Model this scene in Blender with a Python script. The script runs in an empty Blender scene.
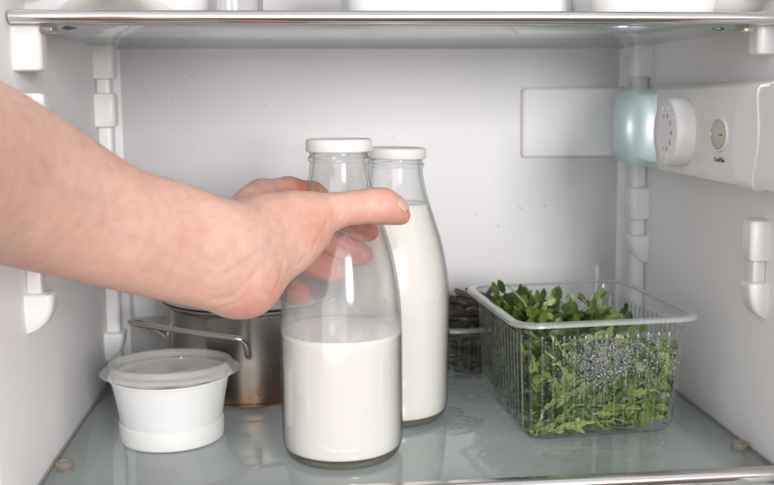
import bpy, bmesh, math, random
import numpy as np
from mathutils import Vector, Matrix
R = math.radians
random.seed(7)
SC = bpy.context.scene
COL = SC.collection

# ------------------------------------------------------------------ camera
CAM_H = 0.252
F_PX, PX, PY, ROLL = 1000.0, 405.0, 215.0, 0.006
_d = np.array([300 - PX, 98 - PY, F_PX]); _d /= np.linalg.norm(_d)
_r = np.array([math.cos(ROLL), -math.sin(ROLL), 0.0])
_x = _r - _d * _d.dot(_r); _x /= np.linalg.norm(_x)
CM = np.array([_x, _d, -np.cross(_d, _x)])          # world axes in camera space
cd = bpy.data.cameras.new("camera")
cam = bpy.data.objects.new("camera", cd); COL.objects.link(cam)
cam.matrix_world = Matrix(((CM[0][0], -CM[0][1], -CM[0][2], 0),
                           (CM[1][0], -CM[1][1], -CM[1][2], 0),
                           (CM[2][0], -CM[2][1], -CM[2][2], CAM_H), (0, 0, 0, 1)))
cd.sensor_width = 36; cd.lens = F_PX / 774 * 36
cd.shift_x = (387 - PX) / 774; cd.shift_y = (PY - 242.5) / 774
cd.clip_start = 0.02; cd.clip_end = 50
cd.dof.use_dof = True; cd.dof.focus_distance = 0.665; cd.dof.aperture_fstop = 10
SC.camera = cam

# ------------------------------------------------------------------ world and lamps
SC.view_settings.view_transform = 'Standard'; SC.view_settings.look = 'None'
SC.view_settings.exposure = -0.07; SC.view_settings.gamma = 1.0
W = bpy.data.worlds.new("World"); SC.world = W; W.use_nodes = True
nt = W.node_tree; bg = nt.nodes['Background']
tc = nt.nodes.new('ShaderNodeTexCoord'); sp = nt.nodes.new('ShaderNodeSeparateXYZ')
rp = nt.nodes.new('ShaderNodeValToRGB'); mr = nt.nodes.new('ShaderNodeMapRange')
nt.links.new(tc.outputs['Generated'], sp.inputs[0]); nt.links.new(sp.outputs['Z'], mr.inputs[0])
mr.inputs[1].default_value = -1; mr.inputs[2].default_value = 1
nt.links.new(mr.outputs[0], rp.inputs[0]); nt.links.new(rp.outputs[0], bg.inputs[0])
e = rp.color_ramp.elements
e[0].position = 0; e[0].color = (.16, .12, .10, 1)
e[1].position = 1; e[1].color = (.95, .97, 1, 1)
for p, c in ((.36, (.30, .24, .21, 1)), (.44, (.55, .50, .48, 1)), (.56, (.85, .85, .86, 1)), (.7, (1, 1, 1, 1))):
    k = e.new(p); k.color = c
bg.inputs[1].default_value = 0.92

def area(name, loc, target, size, power, col):
    l = bpy.data.lights.new(name, 'AREA'); l.shape = 'RECTANGLE'; l.size, l.size_y = size; l.energy = power; l.color = col
    o = bpy.data.objects.new(name, l); COL.objects.link(o); o.location = loc
    o.rotation_euler = (Vector(target) - Vector(loc)).to_track_quat('-Z', 'Y').to_euler()
    return o
area("key_softbox", (0.70, -1.75, 0.56), (0.03, 0.8, 0.16), (0.50, 0.70), 55.0, (1, .975, .965))
area("fill_softbox", (-0.70, -2.0, 0.34), (0.10, 0.8, 0.20), (2.4, 2.0), 25.0, (.97, .98, 1))

cy = SC.cycles
cy.use_denoising = True; cy.max_bounces = 14; cy.diffuse_bounces = 5; cy.glossy_bounces = 6
cy.transmission_bounces = 8; cy.transparent_max_bounces = 40; cy.sample_clamp_indirect = 6
cy.caustics_reflective = False

# ------------------------------------------------------------------ materials
class NT:
    def __init__(s, name):
        s.m = bpy.data.materials.new(name); s.m.use_nodes = True; s.t = s.m.node_tree
        s.b = s.t.nodes['Principled BSDF']; s.out = s.t.nodes['Material Output']
    def n(s, typ, **kw):
        x = s.t.nodes.new(typ)
        for k, v in kw.items(): setattr(x, k, v)
        return x
    def l(s, a, b): s.t.links.new(a, b)
    def obj(s): return s.n('ShaderNodeTexCoord').outputs['Object']
    def noise(s, scale, detail=3, vec=None, stretch=None):
        x = s.n('ShaderNodeTexNoise'); x.inputs['Scale'].default_value = scale; x.inputs['Detail'].default_value = detail
        v = vec or s.obj()
        if stretch:
            mp = s.n('ShaderNodeMapping'); mp.inputs['Scale'].default_value = stretch; s.l(v, mp.inputs[0]); v = mp.outputs[0]
        s.l(v, x.inputs['Vector']); return x.outputs['Fac']
    def ramp(s, fac, stops):
        r = s.n('ShaderNodeValToRGB'); s.l(fac, r.inputs[0]); el = r.color_ramp.elements
        while len(el) < len(stops): el.new(.5)
        for q, (p, c) in zip(el, stops): q.position = p; q.color = (*c, 1) if len(c) == 3 else c
        return r.outputs[0]
    def mix(s, fac, a, b, mode='MIX'):
        x = s.n('ShaderNodeMix', data_type='RGBA', blend_type=mode)
        for i, v in ((0, fac), (6, a), (7, b)):
            if hasattr(v, 'links'): s.l(v, x.inputs[i])
            else: x.inputs[i].default_value = v if i == 0 else (*v, 1)
        return x.outputs[2]
    def bump(s, h, strength, dist, prev=None):
        x = s.n('ShaderNodeBump'); x.inputs['Strength'].default_value = strength; x.inputs['Distance'].default_value = dist
        s.l(h, x.inputs['Height'])
        if prev: s.l(prev, x.inputs['Normal'])
        return x.outputs[0]
    def set(s, **kw):
        for k, v in kw.items():
            i = s.b.inputs[k.replace('_', ' ')]
            if hasattr(v, 'links'): s.l(v, i)
            else: i.default_value = (*v, 1) if isinstance(v, tuple) and len(v) == 3 and i.type == 'RGBA' else v
        return s
    def math(s, op, a, b=None):
        x = s.n('ShaderNodeMath', operation=op)
        for i, v in enumerate((a, b)):
            if v is None: continue
            if hasattr(v, 'links'): s.l(v, x.inputs[i])
            else: x.inputs[i].default_value = v
        return x.outputs[0]

def plastic(name, col, rough=.35, var=.03, bump=.15, scale=9, sss=0.0, coat=0.0):
    n = NT(name)
    a = n.noise(scale, 5); c2 = tuple(x * (1 - var * 2.5) for x in col)
    n.set(Base_Color=n.ramp(a, [(.3, c2), (.7, col)]))
    rr = n.ramp(n.noise(scale * 4, 3), [(.3, (rough * .8,) * 3), (.7, (min(1, rough * 1.25),) * 3)])
    n.l(rr, n.b.inputs['Roughness'])
    n.set(Normal=n.bump(n.noise(900, 2), bump, .0002))
    if sss:
        n.set(Subsurface_Weight=sss, Subsurface_Scale=.004); n.b.inputs['Subsurface Radius'].default_value = (1, .9, .8)
    if coat: n.set(Coat_Weight=coat, Coat_Roughness=.08)
    return n.m

def clear(name, tint=(1, 1, 1), edge=(.7, .74, .73), f0=.045, rough=.02, edge_pow=3.0, haze=0.0, haze_col=(.9, .9, .9), bump=0.0, smear=None, spec_gain=1.0):
    """clear sheet: straight-through light plus a fresnel reflection, walls modelled with real thickness"""
    n = NT(name); t = n.t; t.nodes.remove(n.b)
    lw = n.n('ShaderNodeLayerWeight'); lw.inputs['Blend'].default_value = .5
    f = lw.outputs['Facing']
    sch = n.math('ADD', n.math('MULTIPLY', n.math('POWER', f, 5.0), (1 - f0) * spec_gain), f0)
    col = n.mix(n.math('POWER', f, edge_pow), tint, edge)
    tr = n.n('ShaderNodeBsdfTransparent'); n.l(col, tr.inputs[0])
    gl = n.n('ShaderNodeBsdfGlossy'); gl.inputs['Roughness'].default_value = rough; gl.inputs[0].default_value = (1, 1, 1, 1)
    base = tr.outputs[0]
    if bump:
        b = n.bump(n.noise(60, 3), bump, .002)
        n.l(b, gl.inputs['Normal'])
    if haze or smear:
        df = n.n('ShaderNodeBsdfDiffuse'); df.inputs[0].default_value = (*haze_col, 1)
        tl = n.n('ShaderNodeBsdfTranslucent'); tl.inputs[0].default_value = (*haze_col, 1)
        ad = n.n('ShaderNodeMixShader'); ad.inputs[0].default_value = .4
        n.l(df.outputs[0], ad.inputs[1]); n.l(tl.outputs[0], ad.inputs[2])
        mx = n.n('ShaderNodeMixShader'); mx.inputs[0].default_value = haze
        if smear: n.l(smear(n), mx.inputs[0])
        n.l(base, mx.inputs[1]); n.l(ad.outputs[0], mx.inputs[2]); base = mx.outputs[0]
    m2 = n.n('ShaderNodeMixShader'); n.l(sch, m2.inputs[0]); n.l(base, m2.inputs[1]); n.l(gl.outputs[0], m2.inputs[2])
    n.l(m2.outputs[0], n.out.inputs[0])
    return n.m

def metal(name, col, rough, stretch=(1, 1, 60), scale=30, bump=.1):
    n = NT(name)
    s = n.noise(scale, 4, stretch=stretch)
    n.set(Metallic=1.0, Base_Color=n.ramp(s, [(.3, tuple(c * .9 for c in col)), (.7, col)]))
    n.l(n.ramp(s, [(.25, (rough * .6,) * 3), (.75, (rough * 1.4,) * 3)]), n.b.inputs['Roughness'])
    n.set(Normal=n.bump(s, bump, .0005))
    return n.m

def liner_mat():
    n = NT('liner_plastic')
    a = n.noise(5, 6); c = n.ramp(a, [(.3, (.80, .785, .79)), (.7, (.84, .825, .83))])
    sp = n.n('ShaderNodeTexVoronoi'); sp.inputs['Scale'].default_value = 70; n.l(n.obj(), sp.inputs['Vector'])
    spot = n.math('MULTIPLY', n.math('LESS_THAN', sp.outputs['Distance'], .07), n.math('GREATER_THAN', n.noise(11, 2), .52))
    c = n.mix(n.math('MULTIPLY', spot, .08), c, (.42, .40, .38))
    n.set(Base_Color=c, Roughness=.55, Specular_IOR_Level=.16)
    b = n.bump(n.noise(14, 3), .25, .004); b = n.bump(n.noise(700, 2), .2, .0002, b)
    n.set(Normal=b); return n.m

M = {}
M['liner'] = liner_mat()
M['peg'] = plastic('support_plastic', (.80, .80, .79), .32, .01)
M['panel'] = plastic('panel_plastic', (.84, .815, .80), .38, .01)
M['white'] = plastic('white_plastic', (.84, .84, .84), .3, .01)
M['dial'] = plastic('dial_plastic', (.60, .54, .47), .35, .03)
M['ink'] = plastic('grey_blue_ink', (.10, .12, .20), .5, 0)
M['lid'] = plastic('lid_enamel', (.80, .78, .77), .28, .02, coat=.4)
M['lining'] = plastic('lid_underside', (.45, .38, .34), .5, .02)
M['cup'] = plastic('cup_plastic', (.75, .75, .74), .38, .01, sss=.25)
M['cream'] = plastic('cream', (.90, .89, .86), .3, .02, sss=.2, bump=.4)
def milk_mat(name, c):
    n = NT(name); n.set(Base_Color=c, Roughness=.12, Subsurface_Weight=.6, Subsurface_Scale=.006, IOR=1.36)
    n.b.inputs['Subsurface Radius'].default_value = (1, .8, .6)
    n.set(Normal=n.bump(n.noise(25, 3), .15, .001)); return n.m
M['milk'] = milk_mat('milk', (.84, .81, .765))
M['milk_full'] = milk_mat('milk_yellowish', (.90, .865, .80))
def film(n):
    tcn = n.n('ShaderNodeSeparateXYZ'); n.l(n.obj(), tcn.inputs[0])
    z = n.n('ShaderNodeMapRange'); n.l(tcn.outputs['Z'], z.inputs[0]); z.inputs[1].default_value = .082; z.inputs[2].default_value = .152
    g = n.ramp(z.outputs[0], [(.08, (0,) * 3), (.13, (.60,) * 3), (.34, (.13,) * 3), (1, (.025,) * 3)])
    st = n.ramp(n.noise(40, 4, stretch=(1, 1, .12)), [(.35, (.35,) * 3), (.7, (1,) * 3)])
    return n.math('MULTIPLY', g, st)
M['bottle'] = clear('bottle_glass', (.992, .995, .992), (.28, .31, .29), .05, .10, 3.6, smear=film, spec_gain=.85)
M['bottle2'] = clear('bottle_glass_clean', (.982, .985, .985), (.28, .31, .30), .045, .09, 3.6, haze=.02)
M['base_glass'] = NT('thick_base_glass').set(Base_Color=(.11, .10, .07), Roughness=.12, Specular_IOR_Level=.7).m
def rib_haze(n):
    a = n.n('ShaderNodeAttribute'); a.attribute_name = 'rib'
    return n.math('ADD', n.math('MULTIPLY', a.outputs['Fac'], .26), .004)
M['pet'] = clear('clear_tray_plastic', (.985, .99, .99), (.75, .79, .79), .016, .08, 3, haze_col=(.93, .95, .95), smear=rib_haze, spec_gain=.8)
M['pet_lid'] = clear('clear_lid_plastic', (.985, .985, .985), (.93, .93, .93), .045, .08, 2.0, haze=.20, haze_col=(1, 1, .99), spec_gain=.4)
M['rim'] = clear('tray_rim_plastic', (.93, .95, .95), (.84, .87, .87), .05, .2, 1.6, haze=.26)
def shelf_smear(n):
    a = n.ramp(n.noise(9, 6), [(.42, (.14,) * 3), (.75, (.28,) * 3)])
    return n.math('ADD', a, 0.0)
M['shelf'] = clear('shelf_glass', (.88, .91, .90), (.70, .77, .76), .11, .055, 2, smear=shelf_smear, haze_col=(.76, .82, .80), bump=.03)
M['upshelf'] = clear('upper_shelf_glass', (.88, .91, .90), (.74, .82, .81), .05, .10, 2, haze=.24, haze_col=(.84, .86, .85))
M['bumper'] = clear('bumper_rubber', (.75, .68, .6), (.5, .43, .36), .06, .2, 2, haze=.35, haze_col=(.7, .62, .54))
M['green_edge'] = clear('green_glass_chip', (.1, .5, .38), (.02, .25, .18), .06, .1, 1, haze=.5, haze_col=(.02, .22, .16))
M['steel'] = metal('trim_steel', (.78, .75, .74), .16, (1, 60, 60), 10, .05)
def pot_mat():
    n = NT('pot_steel')
    s = n.noise(25, 4, stretch=(1, 1, 40)); co = n.n('ShaderNodeSeparateXYZ'); n.l(n.obj(), co.inputs[0])
    z = n.n('ShaderNodeMapRange'); n.l(co.outputs['Z'], z.inputs[0])
    for i, v in ((1, .012), (2, .046), (3, 1), (4, 0)): z.inputs[i].default_value = v
    st = n.math('MULTIPLY', z.outputs[0], n.ramp(n.noise(28, 5), [(.25, (.35,) * 3), (.55, (1,) * 3)]))
    c = n.mix(n.math('MULTIPLY', st, .85), (.40, .365, .33), (.24, .14, .075))
    n.set(Metallic=1.0, Base_Color=c)
    n.l(n.ramp(n.noise(12, 4), [(.3, (.18,) * 3), (.7, (.30,) * 3)]), n.b.inputs['Roughness'])
    n.set(Normal=n.bump(s, .08, .0005)); return n.m
M['pot'] = pot_mat()
M['wire'] = metal('handle_steel', (.62, .58, .54), .2, (1, 1, 1), 40, .02)

M['lens'] = clear('lamp_cover_plastic', (.93, 1, 1), (.70, .91, .925), .05, .16, 1.8, haze=.40, haze_col=(.80, .97, .98))
M['reflector'] = plastic('lamp_reflector', (.92, .92, .92), .3, 0)

def leaf_mat(name, stops, rough=.38):
    n = NT(name)
    g = n.n('ShaderNodeNewGeometry')
    c = n.ramp(g.outputs['Random Per Island'], stops)
    nz = n.ramp(n.noise(160, 3), [(.3, (.75,) * 3), (.7, (1.15,) * 3)])
    c = n.mix(1.0, c, nz, 'MULTIPLY')
    n.set(Base_Color=c, Roughness=rough, Normal=n.bump(n.noise(300, 2), .4, .0006))
    tl = n.n('ShaderNodeBsdfTranslucent'); n.l(c, tl.inputs[0])
    mx = n.n('ShaderNodeMixShader'); mx.inputs[0].default_value = .3
    n.l(n.b.outputs[0], mx.inputs[1]); n.l(tl.outputs[0], mx.inputs[2]); n.l(mx.outputs[0], n.out.inputs[0])
    return n.m
M['leaf'] = leaf_mat('arugula_leaf', [(0, (.028, .065, .010)), (.35, (.07, .13, .018)), (.7, (.14, .21, .035)), (1, (.30, .36, .09))])
M['stem'] = leaf_mat('green_stem', [(0, (.16, .26, .06)), (1, (.28, .38, .14))])
M['herb'] = leaf_mat('wilted_stalk', [(0, (.09, .06, .045)), (.4, (.18, .12, .085)), (.75, (.10, .12, .05)), (1, (.28, .25, .16))], .6)
M['drop'] = clear('water_drop', (.93, .95, .95), (.30, .32, .32), .10, .02, 1.3, haze=.16, haze_col=(1, 1, 1))
M['nail'] = plastic('fingernail', (.66, .42, .36), .25, .02)
M['hair'] = plastic('body_hair', (.30, .20, .13), .5, .02)

def skin_mat():
    n = NT('skin')
    at = n.n('ShaderNodeAttribute'); at.attribute_name = 'blush'
    base = n.ramp(n.noise(22, 5), [(.3, (.665, .395, .31)), (.5, (.70, .445, .355)), (.75, (.73, .49, .40))])
    red = n.mix(.5, base, (.60, .25, .19))
    c = n.mix(at.outputs['Fac'], base, (.60, .155, .11)); va = n.n('ShaderNodeAttribute'); va.attribute_name = 'vein'; c = n.mix(va.outputs['Fac'], c, (.50, .36, .33))
    mot = n.ramp(n.noise(140, 4), [(.35, (.95, .90, .88)), (.65, (1.02, 1.02, 1.02))])
    c = n.mix(1.0, c, mot, 'MULTIPLY')
    fk = n.n('ShaderNodeTexVoronoi'); fk.inputs['Scale'].default_value = 55; n.l(n.obj(), fk.inputs['Vector'])
    c = n.mix(n.math('MULTIPLY', n.math('LESS_THAN', fk.outputs['Distance'], .045), n.math('MULTIPLY', n.math('GREATER_THAN', n.noise(19, 1), .53), .6)), c, (.40, .22, .15))
    n.set(Base_Color=c, Subsurface_Weight=.35, Subsurface_Scale=.006)
    n.b.inputs['Subsurface Radius'].default_value = (1, .35, .2)
    n.l(n.ramp(n.noise(90, 3), [(.3, (.42,) * 3), (.7, (.58,) * 3)]), n.b.inputs['Roughness'])
    vo = n.n('ShaderNodeTexVoronoi'); vo.feature = 'DISTANCE_TO_EDGE'; vo.inputs['Scale'].default_value = 900; n.l(n.obj(), vo.inputs['Vector'])
    b = n.bump(vo.outputs['Distance'], .25, .0004)
    b = n.bump(n.noise(260, 4), .22, .0006, b); b = n.bump(n.noise(75, 3), .18, .0012, b)
    n.set(Normal=b); return n.m
M['skin'] = skin_mat()

# ------------------------------------------------------------------ mesh helpers
def link(name, me, mat=None, parent=None, smooth=True):
    o = bpy.data.objects.new(name, me); COL.objects.link(o)
    if mat: me.materials.append(mat)
    if smooth:
        me.polygons.foreach_set('use_smooth', [True] * len(me.polygons))
    if parent: o.parent = parent
    return o
def obj(name, bm, mat, parent=None, smooth=True, sharp=40):
    bmesh.ops.recalc_face_normals(bm, faces=bm.faces)
    if smooth:
        for ed in bm.edges:
            if len(ed.link_faces) == 2 and ed.calc_face_angle(0) > R(sharp): ed.smooth = False
    me = bpy.data.meshes.new(name); bm.to_mesh(me); bm.free()
    return link(name, me, mat, parent, smooth)
def tag(o, label=None, cat=None, group=None, kind=None):
    for k, v in (('label', label), ('category', cat), ('group', group), ('kind', kind)):
        if v: o[k] = v
    return o
def thing(name, loc, label, cat, group=None):
    o = bpy.data.objects.new(name, None); COL.objects.link(o); o.location = loc
    o.empty_display_size = .02
    return tag(o, label, cat, group)
def box(x0, x1, y0, y1, z0, z1, bev=0, seg=3, bm=None):
    bm2 = bmesh.new(); bmesh.ops.create_cube(bm2, size=1)
    for v in bm2.verts:
        v.co = Vector((x0 + (v.co.x + .5) * (x1 - x0), y0 + (v.co.y + .5) * (y1 - y0), z0 + (v.co.z + .5) * (z1 - z0)))
    if bev: bmesh.ops.bevel(bm2, geom=bm2.edges[:], offset=bev, segments=seg, affect='EDGES', profile=.5)
    if bm is None: return bm2
    me = bpy.data.meshes.new('tmp'); bm2.to_mesh(me); bm2.free(); bm.from_mesh(me); bpy.data.meshes.remove(me); return bm
def lathe(profile, seg=96, closed=False):
    """profile [(r,z)]; r=0 ends are poles"""
    bm = bmesh.new(); rings = []
    for r, z in profile:
        if r < 1e-6: rings.append([bm.verts.new((0, 0, z))])
        else: rings.append([bm.verts.new((r * math.cos(2 * math.pi * i / seg), r * math.sin(2 * math.pi * i / seg), z)) for i in range(seg)])
    prs = list(zip(rings, rings[1:])) + ([(rings[-1], rings[0])] if closed else [])
    for a, b in prs:
        for i in range(seg):
            j = (i + 1) % seg
            q = [a[i % len(a)], a[j % len(a)], b[j % len(b)], b[i % len(b)]]
            u = []
            for v in q:
                if v not in u: u.append(v)
            if len(u) > 2: bm.faces.new(u)
    return bm
def smooth_profile(pts, n=8):
    """Catmull-Rom through (r,z)"""
    out = []
    for i in range(len(pts) - 1):
        p0 = pts[max(i - 1, 0)]; p1 = pts[i]; p2 = pts[i + 1]; p3 = pts[min(i + 2, len(pts) - 1)]
        for k in range(n):
            t = k / n
            out.append(tuple(.5 * (2 * p1[c] + (p2[c] - p0[c]) * t + (2 * p0[c] - 5 * p1[c] + 4 * p2[c] - p3[c]) * t * t + (3 * p1[c] - p0[c] - 3 * p2[c] + p3[c]) * t ** 3) for c in range(len(p1))))
    out.append(tuple(pts[-1])); return out
def tube(pts, rad, seg=12, bm=None, cap=True):
    bm = bm or bmesh.new(); P = [Vector(p) for p in pts]; n = len(P); rings = []
    rs = rad if isinstance(rad, (list, tuple)) else [rad] * n
    up = None
    for i in range(n):
        t = (P[min(i + 1, n - 1)] - P[max(i - 1, 0)]).normalized()
        if up is None:
            up = t.orthogonal().normalized()
        up = (up - t * t.dot(up)).normalized(); s = t.cross(up)
        rings.append([bm.verts.new(P[i] + (up * math.cos(a) + s * math.sin(a)) * rs[i]) for a in [2 * math.pi * k / seg for k in range(seg)]])
    for a, b in zip(rings, rings[1:]):
        for i in range(seg): bm.faces.new((a[i], a[(i + 1) % seg], b[(i + 1) % seg], b[i]))
    if cap: bm.faces.new(rings[0][::-1]); bm.faces.new(rings[-1])
    return bm
def bez(pts, n=8): return smooth_profile([tuple(p) for p in pts], n)
def xform(bm, m): bmesh.ops.transform(bm, matrix=m, verts=bm.verts); return bm
def copy_child(o, parent, loc):
    c = o.copy(); COL.objects.link(c); c.parent = parent; c.location = loc; return c

# ================================================================== the refrigerator cabinet (setting)
XL, XR, YB, YF = -0.176, 0.3185, 0.94, 0.575
ZB, ZT = -0.155, 0.56
def grid_wall(fn, nu, nv):
    bm = bmesh.new(); g = [[bm.verts.new(fn(i / nu, j / nv)) for j in range(nv + 1)] for i in range(nu + 1)]
    for i in range(nu):
        for j in range(nv): bm.faces.new((g[i][j], g[i + 1][j], g[i + 1][j + 1], g[i][j + 1]))
    return bm
T = .03; RC = .014
def st(name, bm, mat=M['liner']):
    o = obj(name, bm, mat); o['kind'] = 'structure'; return o
back = st('back_wall', box(XL + .002, XR - .002, YB, YB + T, ZB, ZT))
lw_ = st('left_wall', box(XL - T, XL, YF, YB + T, ZB, ZT, .004))
rw_ = st('right_wall', box(XR, XR + T, YF, YB + T, ZB, ZT, .004))
st('ceiling', box(XL - T, XR + T, YF, YB + T, ZT + .001, ZT + T))
M['floor'] = plastic('drawer_cover_plastic', (.78, .79, .78), .4, .03)
fl = st('floor', box(XL - T, XR + T, YF, YB + T, ZB - T, ZB - .001), M['floor'])
# rounded moulding where the back wall meets the side walls
def cove(x, sgn):
    bm = bmesh.new(); n = 8; rings = []
    for z in (ZB + .001, ZT - .001):
        ring = [bm.verts.new((x + sgn * .0005, YB + .001, z))]
        for k in range(n + 1):
            a = math.pi / 2 * k / n
            ring.append(bm.verts.new((x + sgn * (RC - RC * math.sin(a)), YB - RC + RC * math.cos(a) if False else YB - (RC - RC * math.cos(a)), z)))
        rings.append(ring)
    a, b = rings
    for i in range(len(a)): j = (i + 1) % len(a); bm.faces.new((a[i], a[j], b[j], b[i]))
    bm.faces.new(a[::-1]); bm.faces.new(b)
    return bm
obj('corner_moulding', cove(XL, 1), M['liner'], back); obj('corner_moulding', cove(XR, -1), M['liner'], back)
# raised plates on the back wall
obj('raised_plate', box(.209, .312, YB - .0045, YB + .002, .194, .2605, .004, 4), M['liner'], back)
obj('raised_plate', box(-.159, -.06, YB - .004, YB + .002, .048, .15, .0035, 4), M['liner'], back)
obj('wall_rib', box(.283, .2875, YB - .0025, YB + .002, ZB + .01, .088, .0011, 2), M['liner'], back)
# moulded shelf supports
def half_cyl_box(depth, w, h, side, top=.003):
    """block sticking out of a side wall, rounded nose; origin at its wall face centre bottom"""
    bm = bmesh.new(); n = 10; o = []
    # plan outline x (out of wall), y (along wall)
    o.append((0, -w / 2)); o.append((0, w / 2))
    rr = .004
    for k in range(n + 1):
        a = math.pi / 2 - math.pi / 2 * k / n; o.append((depth - rr + rr * math.cos(a), w / 2 - rr + rr * math.sin(a)))
    for k in range(n + 1):
        a = -math.pi / 2 * k / n; o.append((depth - rr + rr * math.cos(a), -w / 2 + rr + rr * math.sin(a)))
    lay = [(0, top), (top * .3, top * .3), (top, 0), (h - top, 0), (h - top * .3, top * .3), (h, top)]
    rings = []
    for z, ins in lay:
        rings.append([bm.verts.new((side * max(0, x - (ins if x > 0 else 0)), y * (1 - 2 * ins / w), z)) for x, y in o])
    for a, b in zip(rings, rings[1:]):
        for i in range(len(a)): j = (i + 1) % len(a); bm.faces.new((a[i], a[j], b[j], b[i]))
    bm.faces.new(rings[0][::-1]); bm.faces.new(rings[-1]); return bm
def quarter_round(depth, w, h, side):
    """flat on top, bellying back to the wall below; origin at top"""
    bm = bmesh.new(); n = 12; rings = []
    def ring(z, d, ww):
        rr = min(.004, d * .4); o = [(0, -ww / 2), (0, ww / 2)]
        for k in range(6): a = math.pi / 2 - math.pi / 2 * k / 5; o.append((d - rr + rr * math.cos(a), ww / 2 - rr + rr * math.sin(a)))
        for k in range(6): a = -math.pi / 2 * k / 5; o.append((d - rr + rr * math.cos(a), -ww / 2 + rr + rr * math.sin(a)))
        return [bm.verts.new((side * x, y, z)) for x, y in o]
    rings.append(ring(0, depth - .002, w - .003)); rings.append(ring(-.0006, depth - .0006, w - .001)); rings.append(ring(-.002, depth, w))
    for k in range(1, n + 1):
        t = k / n; rings.append(ring(-.002 - (h - .002) * t, max(.0008, depth * math.sqrt(max(0, 1 - t ** 2.1))), w * (1 - .35 * t ** 3)))
    for a, b in zip(rings, rings[1:]):
        for i in range(len(a)): j = (i + 1) % len(a); bm.faces.new((a[i], a[j], b[j], b[i]))
    bm.faces.new(rings[0][::-1]); bm.faces.new(rings[-1]); return bm
for wall, side, XW, front_y, dep in ((lw_, 1, XL, .654, .0175), (rw_, -1, XR, .657, .0135)):
    b0 = obj('shelf_support', half_cyl_box(dep, .018, .029, side), M['peg'], wall)
    q0 = obj('shelf_support', quarter_round(dep, .020, .0255, side), M['peg'], wall)
    r0 = obj('shelf_support', half_cyl_box(.0165, .022, .0300, side), M['peg'], wall)
    s0 = obj('shelf_support', quarter_round(.0165, .024, .026, side), M['peg'], wall)
    if side > 0: zf = [.2695, .2275, .1440]; zr = [.2690, .2275, .1430]; zq = .129
    else: zf = [.2790, .1380]; zr = [.2685, .1380]; zq = .1235
    b0.location = (XW, front_y, zf[0]); r0.location = (XW, .900, zr[0]); q0.location = (XW, front_y, zq); s0.location = (XW, .900, zq)
    for z in zf[1:] + [.318]: copy_child(b0, wall, (XW, front_y, z))
    for z in zr[1:] + [.318]: copy_child(r0, wall, (XW, .900, z))
    copy_child(q0, wall, (XW, front_y, -.0085)); copy_child(s0, wall, (XW, .900, .046 if side > 0 else -.0085))
    obj('support_column', box(min(XW, XW + side * .0125), max(XW, XW + side * .0125), .896, .912, ZB + .004, ZT - .005, .003, 3), M['peg'], wall)
    obj('support_column', box(min(XW, XW + side * .0095), max(XW, XW + side * .0095), front_y - .004, front_y + .007, zq - .002, zf[-1] + .002, .002, 2), M['peg'], wall)
    obj('shelf_ledge', box(min(XW, XW + side * .024), max(XW, XW + side * .024), .60, YB - .016, -.024, -.0085, .003, 3), M['peg'], wall)

# ================================================================== shelves
def shelf(name, z, label, yf, mat, yb=YB - .012):
    o = thing(name, (0.0712, yf, z), label, 'shelf')
    x0, x1 = XL + .0015 - .0712, XR - .0015 - .0712
    obj('glass_pane', box(x0, x1, .004, yb - yf, -.004, 0, .0012, 2), mat, o)
    return o, x0, x1
def trim_profile(bm_x0, bm_x1, h, d):
    prof = [(0, 0), (-.0012, -.0002), (-.0022, .0004)]
    pts = []
    n = 14
    for k in range(n + 1):
        a = -math.pi / 2 + math.pi * k / n
        pts.append((-d * .35 - d * .65 * math.cos(a), h / 2 + (h / 2) * math.sin(a)))
    pts = [(d * .4, 0)] + pts + [(d * .4, h)]
    bm = bmesh.new(); A = [bm.verts.new((bm_x0, y, z)) for y, z in pts]; B = [bm.verts.new((bm_x1, y, z)) for y, z in pts]
    for i in range(len(A)): j = (i + 1) % len(A); bm.faces.new((A[i], A[j], B[j], B[i]))
    bm.faces.new(A[::-1]); bm.faces.new(B); return bm
low, lx0, lx1 = shelf('glass_shelf', 0, 'lower clear glass shelf that the bottles, cup, pot and salad box stand on', .622, M['shelf'])
M['gap_shade'] = plastic('gap_shade_grey', (.34, .34, .33), .5, .05)
for gx in (lx0 - .0012, lx1 + .0001): obj('gap_shade_strip', box(gx, gx + .0011, .006, YB - .012 - .622, -.0045, .0012, .0002, 1), M['gap_shade'], low)  # added grey strips paint the dark gap between glass edge and wall
t_ = obj('front_trim', trim_profile(lx0, lx1, .009, .006), M['steel'], low); t_.location = (0, 0, -.0065)
obj('rear_trim', box(lx0, lx1, YB - .0125 - .622, YB - .002 - .622, -.006, .006, .002), M['peg'], low)
for bx, by in ((-.1660, .6850), (.3100, .6660)):
    b = obj('bumper', lathe([(0, 0.0002), (.0058, .0002), (.0062, .001), (.0062, .0034), (.0054, .0042), (.0040, .0042), (.0036, .0034), (0, .0032)], 32), M['bumper'], low)
    b.location = (bx - .0712, by - .622, 0)
upp, ux0, ux1 = shelf('glass_shelf', .3015, 'upper glass shelf with a polished steel front strip, near the top of the picture', .640, M['upshelf'])
t_ = obj('front_trim', trim_profile(ux0, ux1 + .0, .0082, .006), M['steel'], upp); t_.location = (0, 0, -.0033)
obj('rear_trim', box(ux0 + .012, ux1 - .012, YB - .0125 - .64, YB - .008 - .64, -.005, .004, .0012), M['upshelf'], upp)
for sx in (-1, 1):
    xx = ux0 + .020 if sx < 0 else ux1 - .021
    obj('clip', box(xx - .004, xx + .004, .003, .018, -.0085, -.0045, .0012), M['bumper'], upp)
    obj('glass_chip', xform(lathe(smooth_profile([(0, -.004), (.0010, -.002), (.0011, .0), (.0005, .004), (0, .006)], 4), 16), Matrix.Translation((xx - sx * (.011 if sx < 0 else .016), .014, -.0052)) @ Matrix.Rotation(R(90) * -sx, 4, 'Y')), M['green_edge'], upp)

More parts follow.
